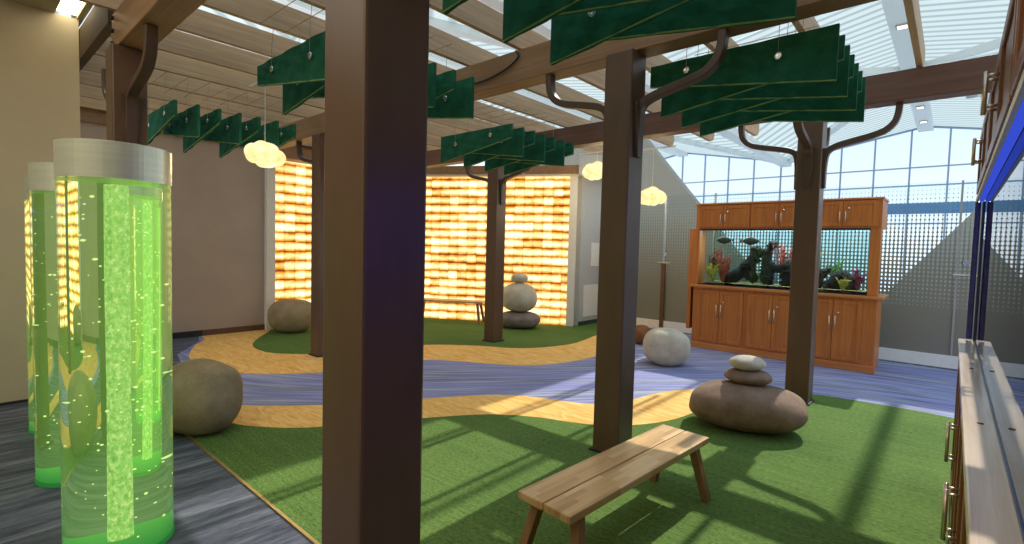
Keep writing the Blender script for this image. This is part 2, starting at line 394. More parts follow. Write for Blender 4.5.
# salt wall: two facets
SALT = salt_mat('salt_blocks')
fac = math.atan2(1.26, 2.2); L1 = math.hypot(-5.96+9.3, 8.53-6.63)
o = MB().box(0, 0, 0.004, L1, .16, 3.08).build('wall_salt', SALT, loc=(-9.3, 6.63, 0)); o.rotation_euler.z = fac; struct(o)
o = MB().box(0, 0, .004, 2.72, .16, 3.08).build('wall_salt.001', SALT, loc=(-9.3, 3.95, 0)); o.rotation_euler.z = math.pi/2; struct(o)
struct(MB().box(-9.34, 3.80, 0, -9.2, 3.95, 3.22).build('trim_3', WHITE, bevel=.006))
M1 = Matrix.Translation((-9.3, 6.63, 0)) @ Matrix.Rotation(fac, 4, 'Z')
struct(MB().box(L1-.02, -.06, 0, L1+.13, .12, 3.09, M1).build('trim_4', WHITE, bevel=.006))
struct(MB().box(-.1, -.1, 3.09, L1+.16, .9, 3.13, M1).build('trim_5', WHITE))
struct(MB().box(-.1, -.14, 3.13, L1+.16, .9, 3.30, M1).build('trim_6', BEAM))
struct(MB().box(L1+.16, -.2, 3.09, L1+.9, .9, 3.48, M1).build('trim_7', GREYW))
struct(MB().box(-9.34, 3.9, 3.09, -9.0, 6.8, 3.3).build('trim_8', BEAM))
# return wall beside the salt wall
struct(MB().box(-5.95, 8.7, 0, -5.8, 9.6, 3.1).build('wall_return', GREYW))
struct(MB().box(-5.80, 8.7, 0.006, -5.79, 9.6, .09).build('baseboard_return', plain('green_base', '1e3a2a', '24422f', .7)))
tag(MB().box(-5.8, 9.1, 1.25, -5.785, 9.4, 1.75).build('notice', WHITE), 'white paper notice on the grey return wall right of the glowing salt wall', 'notice')
tag(MB().box(-5.8, 8.85, .18, -5.78, 9.4, .85).build('reflection_patch', WHITE, bevel=.004), 'pale reflection patch low on the grey return wall right of the glowing salt wall', 'panel')  # reflection on the wall, built as a flat white patch

# ------------------------------------------------------------------ pergola
SL_LAB = 'overhead timber slat, {} from the right-hand cabinet side'
slx = [-.31-.68*k for k in range(14)]
for i, x in enumerate(slx):
    y1 = 8.35 if x < -2 and x > -5.2 else (6.35 if x > -2 else 7.6)
    if x < -8.6: y1 = 6.5
    y0 = 1.0 if x < -5.2 else .15
    prof = [(y0, 3.40), (y1-.12, 3.40), (y1-.04, 3.43), (y1, 3.5), (y1, 3.58), (y1-.05, 3.62), (y0, 3.62)]
    o = MB().prism(prof, x-.05, x, 'X').build('pergola_rafter', SLAT, bevel=.004)
    tag(o, f'brown timber rafter of the overhead pergola, {ORD[i]} counted from the right', 'rafter', 'pergola rafters overhead')
def beam(y, x0, x1, label, mat=BEAM):
    o = MB().box(x0, y-.1, 3.1, x1, y+.1, 3.38).build('pergola_beam', mat, bevel=.006)
    return tag(o, label, 'beam', 'pergola beams')
bA = beam(1.02, -5.17, 1.4, 'brown timber beam crossing over the nearest post, bolted above the bubble tubes')
bB = beam(3.55, -8.6, 1.4, 'brown timber beam resting on the post behind the light wood bench')
bC = beam(6.15, -8.4, 1.0, 'brown timber beam resting on the post before the fish tank cabinet', wood('shaded_beam_wood', '583c2e', '664636', '74523e', 'X', .5))  # backlit shade of this beam put into a darker wood colour
for z in (3.14, 3.24, 3.34):
    MB().tube([(-5.1, .90, z), (-5.1, .93, z)], .018, 8).build('bolt', DARK, bA)
    MB().tube([(-5.19, 1.02, z), (-5.16, 1.02, z)], .018, 8).build('bolt', DARK, bA)

def arm_path(L=.72, top=3.1):
    # leaves the post face at (0.115), runs out and bends up to the beam (local x outwards)
    return spline([(.118, 0, 2.45), (.125, 0, 2.58), (.145, 0, 2.68), (.21, 0, 2.735), (.36, 0, 2.775), (.52, 0, 2.81), (.63, 0, 2.85), (.70, 0, 2.92), (.725, 0, 3.01), (.73, 0, top)], 5)
def make_post(name, x, y, label, s=.23, arms=(0, 2)):
    t = thing(name, label, 'post', (x, y, 0), 0, 'pergola tree posts')
    MB().box(-s/2, -s/2, 0, s/2, s/2, 3.1).build('trunk', POST, t, bevel=.012)
    MB().box(-s/2-.02, -s/2-.02, 0.004, s/2+.02, s/2+.02, .02).build('base_plate', DARK, t)
    for k in arms:
        Mr = Matrix.Rotation(k*math.pi/2, 4, 'Z')
        p = arm_path(); 
        ws = [.075]*len(p)
        MB().bar([Mr @ q for q in p], Mr.to_3x3() @ Vector((0, 1, 0)), ws, .055).build('branch', ARM, t, bevel=.006)
        MB().prism([(-.065, 2.72), (-.03, 2.31), (.03, 2.31), (.065, 2.72)], s/2-.005, s/2+.03, 'X', Mr).build('bracket', ARM, t)
    return t
NEAR = make_post('pergola_post', -1.505, .985, 'widest dark brown post, nearest the camera, between bubble tubes and bench', .252)
p0 = make_post('pergola_post', -1.97, 3.5, 'dark brown post with curved arms standing just behind the light wood bench')
for (x, y, lab) in ((-5.82, 6.16, 'slim brown post standing before the salt wall beside stacked stones'),
                    (-6.69, 3.53, 'brown post seen just left of the widest post, beside the far left stone'),
                    (-5.05, .99, 'brown post carrying a bolted beam end behind the bubble tubes')):
    dup(p0, (x, y, 0), 0, lab)
make_post('pergola_post', -1.2, 6.16, 'dark brown post with branching arms in front of the fish tank cabinet', arms=(0, 1, 2, 3))

tag(MB().tube(spline([(-3.05, 3.435, 3.37), (-3.02, 3.43, 3.30), (-3.2, 3.43, 3.22), (-3.5, 3.43, 3.18), (-3.8, 3.43, 3.22)], 6), .009, 8).build('power_cable', DARK), 'black power cable sagging along the brown beam behind the post', 'cable')
for ch in NEAR.children:
    if ch.name.startswith('bracket'): ch.location.z = .12
tag(MB().box(-9.2, .92, 3.36, -5.3, .99, 3.66).build('fascia', plain('dark_fascia', '4a3a28', '54432f', .7), bevel=.004), 'dark fascia board closing the rafter ends beside the beige wall', 'fascia')
# ------------------------------------------------------------------ felt baffles
def make_baffle(flip):
    Lx, a, h, th = 1.26, .16, .35, .028
    t = thing('felt_baffle', '', 'baffle', group='green felt baffles')
    n = 14; b = MB(); vs = []; fs = []
    for side in (-1, 1):
        for j in range(5):
            for i in range(n+1):
                q = i/n; hh = a+(h-a)*(q if not flip else 1-q); z = -hh*j/4
                w = .006*math.sin(q*23+j*1.9+flip*2)*(0 if i in (0, n) else 1)
                vs.append((q*Lx, side*th/2+w, z))
    N = (n+1)*5
    for sd in (0, 1):
        for j in range(4):
            for i in range(n):
                f = (sd*N+j*(n+1)+i, sd*N+j*(n+1)+i+1, sd*N+(j+1)*(n+1)+i+1, sd*N+(j+1)*(n+1)+i); fs.append(f)
    rim = [j0 for j0 in range(n+1)] + [(j+1)*(n+1)-1 for j in range(1, 5)] + [4*(n+1)+i for i in range(n-1, -1, -1)] + [j*(n+1) for j in range(3, 0, -1)]
    for k in range(len(rim)):
        p, q = rim[k], rim[(k+1) % len(rim)]; fs.append((p, q, N+q, N+p))
    b._add(vs, fs); b.build('panel', FELT, t, smooth=False)
    h0, h1 = (h, a) if flip else (a, h)
    MB().tube([(0, -th/2, -h0), (Lx, -th/2, -h1)], .0045, 6).build('piping', PIPE, t)
    for q in (.23, .73):
        hh = (a+(h-a)*(q if not flip else 1-q)); z = -hh*.42
        MB().lathe([(.012, 0), (.026, 0), (.028, .006), (.02, .012), (.012, .01)], 16, M=Matrix.Translation((q*Lx, -th/2-.001, z)) @ Matrix.Rotation(math.pi/2, 4, 'X')).build('grommet', CHROME, t, smooth=True)
        MB().tube([(q*Lx, -th/2-.008, z), (q*Lx, -th/2-.006, .05), (q*Lx, 0, .345)], .0022, 5).build('cable', CABLE, t)
    MB().tube([(.0, 0, .3485), (.98, 0, .3485)], .0035, 6).build('hanging_rod', SLAT, t)
    return t
protos = {}
def cluster(x, y0, first_flip, where, ztop=3.05, n=7, sp=.21):
    for k in range(n):
        fl_ = (k % 2 == 0) == first_flip
        pos = 'nearest' if k == 0 else ('farthest' if k == n-1 else ORD[k]+' nearest')
        lab = f'green felt baffle, {pos} of seven {where}'
        if fl_ not in protos:
            t = protos[fl_] = make_baffle(fl_); t.location = (x, y0+k*sp, ztop); t['label'] = lab
        else: dup(protos[fl_], (x, y0+k*sp, ztop), 0, lab)
cluster(-1.87, 3.73, False, 'above the long brown boulder')
cluster(-1.87, 1.38, False, 'in the topmost cluster of the picture')
cluster(-4.42, 1.76, False, 'behind the widest post')
cluster(-5.22, 4.43, True, 'before the slim post')
cluster(-7.42, 1.62, True, 'in the far left cluster')

# ------------------------------------------------------------------ pendants
def cloud_mat():
    t = NT('cloud_glow'); f = t.noise(t.coord(), 9, 4, .6)
    c = t.ramp(f, [(.3, 'f6d27c'), (.55, 'ffe9ae'), (.75, 'fff4d2')])
    em = t.n('Emission'); t.l(c, em.inputs[0]); em.inputs[1].default_value = 1.15
    t.l(em.outputs[0], t.out.inputs[0]); return t.m
CLOUD = cloud_mat()
def pendant(x, y, z, rad, label, seed):
    t = thing('cloud_pendant', label, 'pendant lamp', (x, y, z), 0, 'cloud pendants')
    rnd = random.Random(seed); b = bmesh.new(); bmesh.ops.create_icosphere(b, subdivisions=5, radius=1)
    cs = [Vector((math.cos(a)*.62, math.sin(a)*.62, rnd.uniform(-.16, .16))) for a in [i*math.pi/3.5+rnd.random()*.4 for i in range(7)]]
    cs += [Vector((rnd.uniform(-.3, .3), rnd.uniform(-.3, .3), s*.24)) for s in (1, -1, 1, -1)]
    for v in b.verts:
        d = v.co.normalized(); best = .3
        for c in cs:
            rr = .46; bq = d.dot(c); disc = bq*bq-(c.length_squared-rr*rr)
            if disc > 0: best = max(best, bq+math.sqrt(disc))
        q = d*best; q += d*.02*noise.noise(q*9); v.co = q*rad
    me = bpy.data.meshes.new('cloud_shade'); b.to_mesh(me); b.free(); me.materials.append(CLOUD)
    for p in me.polygons: p.use_smooth = True
    o = bpy.data.objects.new('shade', me); C.objects.link(o); o.parent = t
    MB().tube([(0, 0, rad*.4), (0, 0, 3.385-z)], .004, 6).build('cord', WHITE, t)
    MB().box(-.4, -.015, 3.385-z, .4, .015, 3.404-z).build('hanger_bar', WHITE, t)
    lamp('pendant_glow', 'POINT', (x, y, z-rad*.75), 26, (1, .72, .36), shadow_soft_size=.15)
    return t
pendant(-5.84, 2.39, 2.57, .20, 'glowing cream cloud pendant hanging at left, before the taupe wall', 1)
pendant(-5.0, 7.96, 3.05, .25, 'glowing cloud pendant half hidden behind the post beyond the bench', 5)
pendant(-4.03, 8.24, 2.565, .235, 'glowing cloud pendant hanging between post and fish tank cabinet', 9)

# ------------------------------------------------------------------ bubble tubes
def tube_mat():
    t = NT('green_water'); g = t.n('BsdfGlass'); g.inputs['Color'].default_value = (.93, 1, .86, 1); g.inputs['IOR'].default_value = 1.34; g.inputs['Roughness'].default_value = 0
    va = t.n('Emission'); va.inputs[0].default_value = (.40, .9, .16, 1); va.inputs[1].default_value = .40
    t.l(g.outputs[0], t.out.inputs['Surface']); t.l(va.outputs[0], t.out.inputs['Volume']); return t.m
TUBE = tube_mat()
def plume_mat():
    t = NT('bubble_plume'); f = t.noise(t.coord((1, 1, .6)), 60, 4, .7); g = t.noise(t.coord((1, 1, 1)), 6, 2)
    c = t.ramp(f, [(.34, '74b850'), (.5, '9cd468'), (.66, 'd8ee9c')])
    em = t.n('Emission'); t.l(c, em.inputs[0]); em.inputs[1].default_value = .75
    tr = t.n('BsdfTransparent'); mx = t.n('MixShader'); t.l(t.ramp(f, [(.4, .35), (.6, .95)]), mx.inputs[0])
    t.l(tr.outputs[0], mx.inputs[1]); t.l(em.outputs[0], mx.inputs[2]); t.l(mx.outputs[0], t.out.inputs[0]); return t.m
PLUME = plume_mat(); BUB = emit('lit_bubble', 'e2f59a', .9); LED = emit('green_led', '3fa048', .4)
PLATE = emit('lit_base_plate', '4fc45a', .4)
CAPM = plain('cap_metal', 'c2c8b6', 'ced4c2', .3, .35, (2, 2, 30), 2)
def bubble_tube(x, y, label, R=.23, H=2.05):
    t = thing('bubble_tube', label, 'bubble tube', (x, y, 0), 0, 'bubble tubes')
    MB().lathe([(R, .031), (R, .035), (R, .04), (R, .5), (R, 1), (R, 1.5), (R, H-.178), (R, H-.174), (R, H-.17)], 96).build('water_column', TUBE, t, smooth=False)
    wc = t.children[0].data; wc.materials.append(PLATE)
    for p in wc.polygons:
        p.use_smooth = len(p.vertices) == 4
        if len(p.vertices) > 4: p.material_index = 1
    MB().lathe([(R+.003, 0.004), (R+.004, .026), (R, .03), (R-.03, .03)], 64).build('base_ring', LED, t)
    MB().lathe([(R+.004, H-.172), (R+.004, H), (R-.01, H+.003), (R-.03, H+.003)], 64).build('cap', CAPM, t)
    for p in t.children[-1].data.polygons: p.use_smooth = len(p.vertices) == 4
    MB().lathe([(.04, .06), (.037, .8), (.04, 1.4), (.038, H-.19)], 24).build('bubble_plume', PLUME, t, smooth=True)
    rnd = random.Random(int(-x*100)); b = MB()
    for i in range(150):
        a, rr = rnd.random()*6.283, R*.93*math.sqrt(rnd.random()); s = rnd.choice((.003, .003, .004, .005, .007))
        b.blob((rr*math.cos(a), rr*math.sin(a), rnd.uniform(.08, H-.25)), (s*1.2, s*1.2, s), 1)
    bb = b.build('bubbles', BUB, t, smooth=True); bb['kind'] = 'stuff'
    return t
bubble_tube(-3.20, .58, 'green lit bubble tube with steel cap, nearest and largest of the row')
bubble_tube(-4.37, .585, 'green lit bubble tube in the middle, partly behind the nearest one')
bubble_tube(-5.56, .65, 'green lit bubble tube farthest back, a sliver at the left')

# ------------------------------------------------------------------ stones
B_TAUPE = boulder_mat('felt_taupe', '7e6e54', '9a886a', 'b09e80'); B_BROWN = boulder_mat('felt_brown', '6e5a4e', '8a7464', 'a08a78')
B_WHITE = boulder_mat('felt_white', 'a9a08e', 'c4bcaa', 'd8d2c2'); B_GREY = boulder_mat('felt_grey', '6a5f58', '837770', '988c84')
def stone(name, c, rad, mat, label, rz=0, power=2.3, seed=1, amp=.06, tilt=0):
    o = MB().blob((0, 0, 0), rad, 5, amp, 1.3, seed, power, .93).build(name, mat, smooth=True, loc=c)
    o.rotation_euler = (tilt, 0, rz); return tag(o, label, 'stone')
stone('felt_boulder', (-4.67, 1.39, .285), (.315, .29, .30), B_TAUPE, 'large taupe felt boulder beside the bubble tubes at the carpet edge', .3, 2.5, 2)
stone('felt_boulder', (-8.78, 4.08, .29), (.38, .36, .30), B_TAUPE, 'grey brown felt boulder lying before the left strip of salt wall', .5, 2.4, 3)
stone('felt_boulder', (-1.37, 4.85, .20), (.50, .34, .21), B_BROWN, 'long low brown felt boulder by the post before the fish tank cabinet', math.radians(20), 2.3, 5, .07)
stone('felt_cushion', (-1.37, 4.89, .468), (.20, .17, .07), B_BROWN, 'dark flat stone cushion lying on the long brown boulder', .4, 2.2, 6)
stone('felt_cushion', (-1.38, 4.89, .594), (.155, .135, .065), B_WHITE, 'small white stone cushion topping the pile on the long brown boulder', .6, 2.1, 7)
stone('felt_boulder', (-3.0, 6.77, .25), (.31, .30, .265), B_WHITE, 'white rounded felt boulder on the blue carpet left of the fish tank cabinet', .8, 2.5, 8, .05)
stone('felt_boulder', (-3.97, 7.92, .16), (.17, .17, .165), boulder_mat('felt_rust', '6e4630', '87583c', '9a6a4a'), 'small brown felt stone peeping out behind the white boulder', 0, 2.4, 9)
stone('felt_boulder', (-6.50, 7.62, .16), (.43, .38, .165), B_GREY, 'wide flat grey stone at the bottom of the stack before the salt wall', .5, 2.5, 10)
stone('felt_boulder', (-6.51, 7.63, .605), (.35, .33, .29), B_WHITE, 'round pale stone in the middle of the stack before the salt wall', .2, 2.4, 11)
stone('felt_cushion', (-6.52, 7.63, .99), (.17, .16, .10), B_WHITE, 'small pale stone topping the stack before the salt wall', .9, 2.2, 12)

# ------------------------------------------------------------------ benches
def bench(loc, rz, label, L=1.44, Wd=.33, H=.40):
    t = thing('wooden_bench', label, 'bench', loc, rz, None)
    for s in (-1, 1):
        x0, x1 = (-Wd/2, -.003) if s < 0 else (.003, Wd/2)
        MB().box(x0, -L/2, H-.04, x1, L/2, H).build('seat_plank', BENCHW, t, bevel=.005)
    b = MB()
    for s in (-1, 1): b.box(-Wd/2+.03, s*(L/2-.12)-.02, H-.085, Wd/2-.03, s*(L/2-.12)+.02, H-.04)
    b.build('cross_bar', BENCHL, t, bevel=.003)
    for sx in (-1, 1):
        for sy in (-1, 1):
            top = Vector((sx*(Wd/2-.05), sy*(L/2-.12), H-.042)); bot = Vector((sx*(Wd/2+.02), sy*(L/2-.05), .006))
            MB().bar([top, bot], (1, 0, 0), [.055, .045], .05).build('leg', BENCHL, t, bevel=.004)
    return t
bench((-1.345, 2.56, 0), math.radians(-3.8), 'light wooden two-plank bench with splayed legs on the green carpet')
t2 = bench((-7.98, 7.09, 0), fac-math.pi/2, 'small dark wooden bench standing against the salt wall', 1.5, .34, .46)

# ------------------------------------------------------------------ cabinets and fish tanks
HANDLE = plain('nickel', 'c9b9a2', 'd8cab4', .28, .8)
def handle(parent, x, y, z0, z1, d=.035, ax='Y'):
    # bar pull standing off a face that looks towards -Y (ax Y) or -X (ax X)
    def P(a, off, z): return (a, y-off, z) if ax == 'Y' else (x-off, a, z)
    a = x if ax == 'Y' else y
    b = MB(); b.tube([P(a, d, z0-.015), P(a, d, z1+.015)], .0075, 8)
    for z in (z0, z1): b.tube([P(a, 0, z), P(a, d, z)], .006, 8)
    return b.build('handle', HANDLE, parent, smooth=True)
def door_leaf(parent, x0, x1, y, z0, z1, mat, hx=None, hz=None, lock=False):
    # framed door looking towards -Y
    b = MB(); f = .055; d = .022
    b.box(x0, y-d, z0, x0+f, y, z1); b.box(x1-f, y-d, z0, x1, y, z1)
    b.box(x0+f, y-d, z0, x1-f, y, z0+f); b.box(x0+f, y-d, z1-f, x1-f, y, z1)
    o = b.build('door', mat, parent, bevel=.004)
    MB().box(x0+f-.004, y-.012, z0+f-.004, x1-f+.004, y-.001, z1-f+.004).build('door_panel', mat, o)
    if hx is not None:
        h = handle(o, hx, y-d, hz[0], hz[1])
        if lock: MB().lathe([(.001, 0), (.014, 0), (.014, .012), (.001, .014)], 14, M=Matrix.Translation((hx+.03, y-d, hz[1]+.06)) @ Matrix.Rotation(math.pi/2, 4, 'X')).build('lock', CHROME, o, smooth=True)
    return o
def double_doors(parent, x0, x1, y, z0, z1, mat, hz):
    m = (x0+x1)/2
    door_leaf(parent, x0, m-.003, y, z0, z1, mat, m-.035, hz)
    door_leaf(parent, m+.003, x1, y, z0, z1, mat, m+.035, hz, True)

AX, AY = -3.27, 8.36
cab = thing('aquarium_cabinet', 'warm brown wooden base cabinet with three pairs of doors under the fish tank', 'cabinet', (AX, AY, 0))
MB().box(0, .0, .004, 2.52, .62, 1.02).build('body', CAB, cab)
MB().box(-.02, -.03, .004, 2.54, .0, .10).build('plinth', CABX, cab, bevel=.006)
MB().box(-.05, -.06, 1.02, 2.59, .66, 1.065).build('top', CABX, cab, bevel=.008)
for x0, x1 in ((.08, .80), (.87, 1.60), (1.68, 2.36)):
    double_doors(cab, x0, x1, -.001, .13, .98, CAB, (.56, .74))
uc = thing('wall_cabinet', 'warm brown wooden hood cabinet with three pairs of small doors above the fish tank', 'cabinet', (AX, AY, 0))
MB().box(.0, 0, 1.995, 2.52, .62, 2.40).build('body', CAB, uc)
MB().box(-.015, -.035, 2.385, 2.535, .63, 2.41).build('top', CABX, uc, bevel=.004)
for k in range(3):
    x0 = .05+k*.815
    double_doors(uc, x0, x0+.79, -.001, 2.02, 2.37, CAB, (2.09, 2.21))
# end posts that carry the hood
for x0, x1, lab, zb in ((-.05, .06, 'tall wooden end panel at the left of the fish tank', .35), (2.40, 2.52, 'narrow wooden upright at the right of the fish tank', 1.066)):
    tag(MB().box(AX+x0, AY+.005, zb if zb > 1 else 1.066, AX+x1, AY+.12, 1.994).build('tank_upright', CAB, bevel=.005), lab, 'upright')
tag(MB().box(AX-.115, AY+.02, .30, AX-.055, AY+.62, 1.99).build('side_panel', CAB, bevel=.005), 'brown wooden side panel hung at the left flank of the fish tank cabinet', 'panel')
tank = thing('fish_tank', 'long glass fish tank set into the warm brown cabinet', 'fish tank', (AX, AY, 1.066))
MB().box(.07, .02, .012, 2.39, .026, .925).build('front_pane', TGLASS, tank)
MB().box(.07, .56, .012, 2.39, .566, .925).build('rear_pane', TGLASS, tank)
MB().box(2.39, .125, .012, 2.396, .56, .925).build('side_pane', TGLASS, tank)
b = MB(); b.box(.06, .0, 0, 2.4, .60, .012); b.box(.06, .0, .90, 2.4, .03, .927)
b.build('frame', DARK, tank)
GRAV = plain('gravel', '8a7a4a', 'c0ac70', .9, 0, (60, 60, 60), 2, .5)
g_ = MB(); vs = []; fs = []
for j in range(9):
    for i in range(47): vs.append((AX+.08+i*.05, AY+.03+j*.065, 1.115+.012*noise.noise(Vector((i*.4, j*.6, 0)))))
for j in range(8):
    for i in range(46): fs.append((j*47+i, j*47+i+1, (j+1)*47+i+1, (j+1)*47+i))
g_._add(vs, fs)
g = g_.build('gravel_bed', GRAV, fix=False); tag(g, 'tan gravel covering the bottom of the fish tank', 'gravel', kind='stuff')
ROCK = plain('dark_rock', '14161a', '2a2a2c', .95, 0, (12, 12, 12), 2, .6)
def driftwood(x, zz, pts, rads, label, seed):
    b = MB(); rnd = random.Random(seed)
    for path, rr in zip(pts, rads):
        P = spline([(x+px, AY+.3+py, 1.15+pz) for px, py, pz in path], 4); n = len(P)
        b.tube(P, [max(.006, 1.25*(rr[0]+(rr[1]-rr[0])*i/(n-1))*(1+.35*noise.noise(P[i]*17+Vector((seed, 0, 0))))) for i in range(n)], 9)
        for i in range(0, n, 2):
            q = P[i]; s = rr[0]*rnd.uniform(.75, 1.3); b.blob((q.x+rnd.uniform(-.02, .02), q.y+rnd.uniform(-.03, .03), q.z), (s, s, s*.8), 3, .8, 4, seed+i)
    return tag(b.build('driftwood', ROCK, smooth=True), label, 'driftwood')
driftwood(AX+.55, 0, [[(-.1, 0, 0), (.05, 0, .1), (.18, 0, .22), (.28, 0, .36), (.33, 0, .52)], [(.28, 0, .05), (.22, 0, .2), (.27, .02, .36)], [(.3, 0, .46), (.42, 0, .50)], [(-.12, 0, .02), (-.2, .02, .2), (-.28, .03, .26)]], [(.085, .05), (.075, .06), (.04, .02), (.06, .03)], 'dark jagged driftwood at the left of the post inside the fish tank', 3)
driftwood(AX+1.0, 0, [[(.05, 0, 0), (.06, 0, .16), (.03, 0, .34), (.1, 0, .6)], [(.06, 0, .3), (.18, 0, .22), (.34, 0, .26)], [(.36, 0, 0), (.36, 0, .16), (.34, 0, .3)], [(.02, 0, .36), (-.06, 0, .46)]], [(.075, .045), (.06, .06), (.08, .05), (.04, .02)], 'dark driftwood arch directly left of the post inside the fish tank', 8)
driftwood(AX+1.74, 0, [[(0, 0, 0), (.0, 0, .12), (.08, 0, .2)], [(.22, 0, 0), (.3, 0, .14), (.38, 0, .1), (.42, 0, 0)], [(.08, 0, .2), (.14, 0, .24)]], [(.07, .06), (.095, .1), (.04, .02)], 'low dark rock pile at the right end of the fish tank', 12)
def coral(x, h, w, mat, label, seed, dense=9, y=.25):
    rnd = random.Random(seed); b = MB(); base = Vector((x, AY+y, 1.115))
    for k in range(dense):
        a = rnd.uniform(-1, 1); ln = h*rnd.uniform(.55, 1); d = Vector((a*w/h, rnd.uniform(-.3, .3), 1))
        P = [base, base+d*ln*.35+Vector((a*.01, 0, 0)), base+d*ln*.7+Vector((-a*.03, 0, 0)), base+d*ln]
        b.tube(spline(P, 3), [.009*(1-.6*i/9) for i in range(10)], 6)
        for i in range(5):
            q = base+d*ln*(.4+.12*i); e = q+Vector((rnd.uniform(-.07, .07), rnd.uniform(-.03, .03), rnd.uniform(.02, .08)))
            b.tube([q, (q+e)/2+Vector((0, 0, .01)), e], [.007, .012, .003], 5, flat=.4)
    return tag(b.build('aquarium_plant', mat), label, 'aquarium plant')
RED = plain('coral_red', '8e2f2a', 'b04a3a', .8); YEL = plain('coral_yellow', 'a8962f', 'c6b850', .8); GRN = plain('plant_green', '4a7a3a', '6c9a50', .8); PUR = plain('coral_purple', '86305a', 'a84a70', .8)
coral(AX+.40, .58, .2, RED, 'red branching plant at the left end of the fish tank', 1, 16, .2)
coral(AX+.24, .30, .12, YEL, 'yellow green bushy plant low in the left corner of the fish tank', 2, 18, .12)
coral(AX+.17, .6, .1, plain('coral_brown', '4a2a22', '6a3c30', .8), 'tall dark brown plant in the left corner of the fish tank', 4, 16, .4)
coral(AX+1.3, .68, .2, RED, 'tall pinkish plant touching the post inside the fish tank', 5, 14, .35)
coral(AX+1.66, .56, .16, YEL, 'yellow plant just right of the post inside the fish tank', 6, 14, .15)
coral(AX+1.98, .46, .18, GRN, 'green feathery plant behind the low rock pile in the fish tank', 7, 11, .42)
coral(AX+2.26, .30, .09, PUR, 'small crimson plant at the right end of the fish tank', 8, 10, .25)
coral(AX+2.1, .14, .12, YEL, 'short yellow plant at the bottom right of the fish tank', 9, 10, .1)
FISH = plain('fish_dark', '23262c', '4a3c30', .5)
def fish(x, z, s, sgn, label, y=.22):
    b = MB(); prof = [(0, .004), (.08, .05), (.25, .12), (.5, .16), (.72, .11), (.86, .045), (.9, .03)]; n = 12; vs = []; fs = []
    for q, rr in prof:
        for k in range(n):
            t = 2*math.pi*k/n; vs.append(((q-.5)*s*sgn, rr*s*.38*math.cos(t), rr*s*1.5*math.sin(t)))
    for i in range(len(prof)-1):
        for k in range(n): fs.append((i*n+k, i*n+(k+1) % n, (i+1)*n+(k+1) % n, (i+1)*n+k))
    fs.append(tuple(range(n))); fs.append(tuple(range((len(prof)-1)*n, len(prof)*n)))
    b._add(vs, fs)
    o = b.build('fish', FISH, smooth=True, loc=(AX+x, AY+y, z))
    MB().prism([(.39*s*sgn, 0), (.56*s*sgn, .13*s), (.52*s*sgn, 0), (.56*s*sgn, -.13*s)], -.004, .004, 'Y').build('tail', FISH, o)
    MB().prism([(-.2*s*sgn, .13*s), (-.02*s*sgn, .25*s), (.24*s*sgn, .11*s)], -.003, .003, 'Y').build('fin', FISH, o)
    return tag(o, label, 'fish')
fish(.40, 1.815, .27, 1, 'dark brown fish swimming at the upper left of the fish tank')
fish(.80, 1.805, .29, -1, 'dark striped fish swimming right of the brown fish, near the tank top')

# right-hand tank and cabinet beside the camera
rc = thing('aquarium_cabinet', 'brown wooden base cabinet with bar handles along the right edge of the picture', 'cabinet', (.05, .55, 0))
RY = 4.08
MB().box(.03, 0, .004, .75, RY, 1.01).build('body', CAB, rc)
MB().box(.0, -.02, 1.01, .78, RY+.02, 1.05).build('top', RAILW, rc, bevel=.006)
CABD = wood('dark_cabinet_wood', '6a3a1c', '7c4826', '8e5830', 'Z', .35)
def side_door(parent, y0, y1, z0, z1, hy, hz):
    b = MB(); x = .03; f = .055
    b.box(x-.022, y0, z0, x, y0+f, z1); b.box(x-.022, y1-f, z0, x, y1, z1); b.box(x-.022, y0+f, z0, x, y1-f, z0+f); b.box(x-.022, y0+f, z1-f, x, y1-f, z1)
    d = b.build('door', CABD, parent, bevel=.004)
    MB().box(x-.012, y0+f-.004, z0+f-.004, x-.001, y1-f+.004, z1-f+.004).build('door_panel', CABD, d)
    if hz: handle(d, x-.022, hy, hz[0], hz[1], .035, 'X')
for c in (.95, 1.9, 2.85):
    side_door(rc, c-.47, c-.004, .12, .97, c-.035, (.58, .74)); side_door(rc, c+.004, c+.47, .12, .97, c+.035, (.58, .74))
side_door(rc, 3.34, 3.98, .12, .97, 3.93, None)
COPPER = plain('copper_screw', '6a3a28', '7c4a34', .4, .7)
for k in range(4):
    MB().lathe([(.001, 0), (.009, 0), (.008, .003), (.001, .004)], 12, M=Matrix.Translation((.045, .62+k*1.12, 1.05))).build('screw', COPPER, rc)
ru = thing('wall_cabinet', 'brown wooden hood cabinet with bar handles at the upper right edge', 'cabinet', (.08, .55, 0))
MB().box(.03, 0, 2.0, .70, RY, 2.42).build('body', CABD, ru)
MB().box(.012, 0, 1.985, .024, RY, 2.012).build('light_rail', WHITE, ru)
for c in (.65, 1.97, 3.30):
    side_door(ru, c-.64, c-.004, 2.025, 2.40, c-.035, (2.15, 2.26)); side_door(ru, c+.004, c+.64, 2.025, 2.40, c+.035, (2.15, 2.26))
tag(MB().box(.088, 4.56, 1.064, .118, 4.60, 1.984).build('tank_upright', plain('blue_lit_frame', '2a2c6a', '3a3c86', .25), bevel=.006), 'slim blue-lit upright at the far corner of the blue tank on the right', 'upright')  # blue reflection on the wooden upright put into its base colour
rt = thing('fish_tank', 'blue glowing fish tank along the right edge, seen at a steep angle', 'fish tank', (.05, .55, 1.05))
WATER = NT('blue_tank_glass')
tr = WATER.n('BsdfTransparent'); tr.inputs[0].default_value = lin('7f9ff0'); gl = WATER.n('BsdfGlossy'); gl.inputs['Roughness'].default_value = .01
fr = WATER.n('Fresnel'); fr.inputs[0].default_value = 1.5
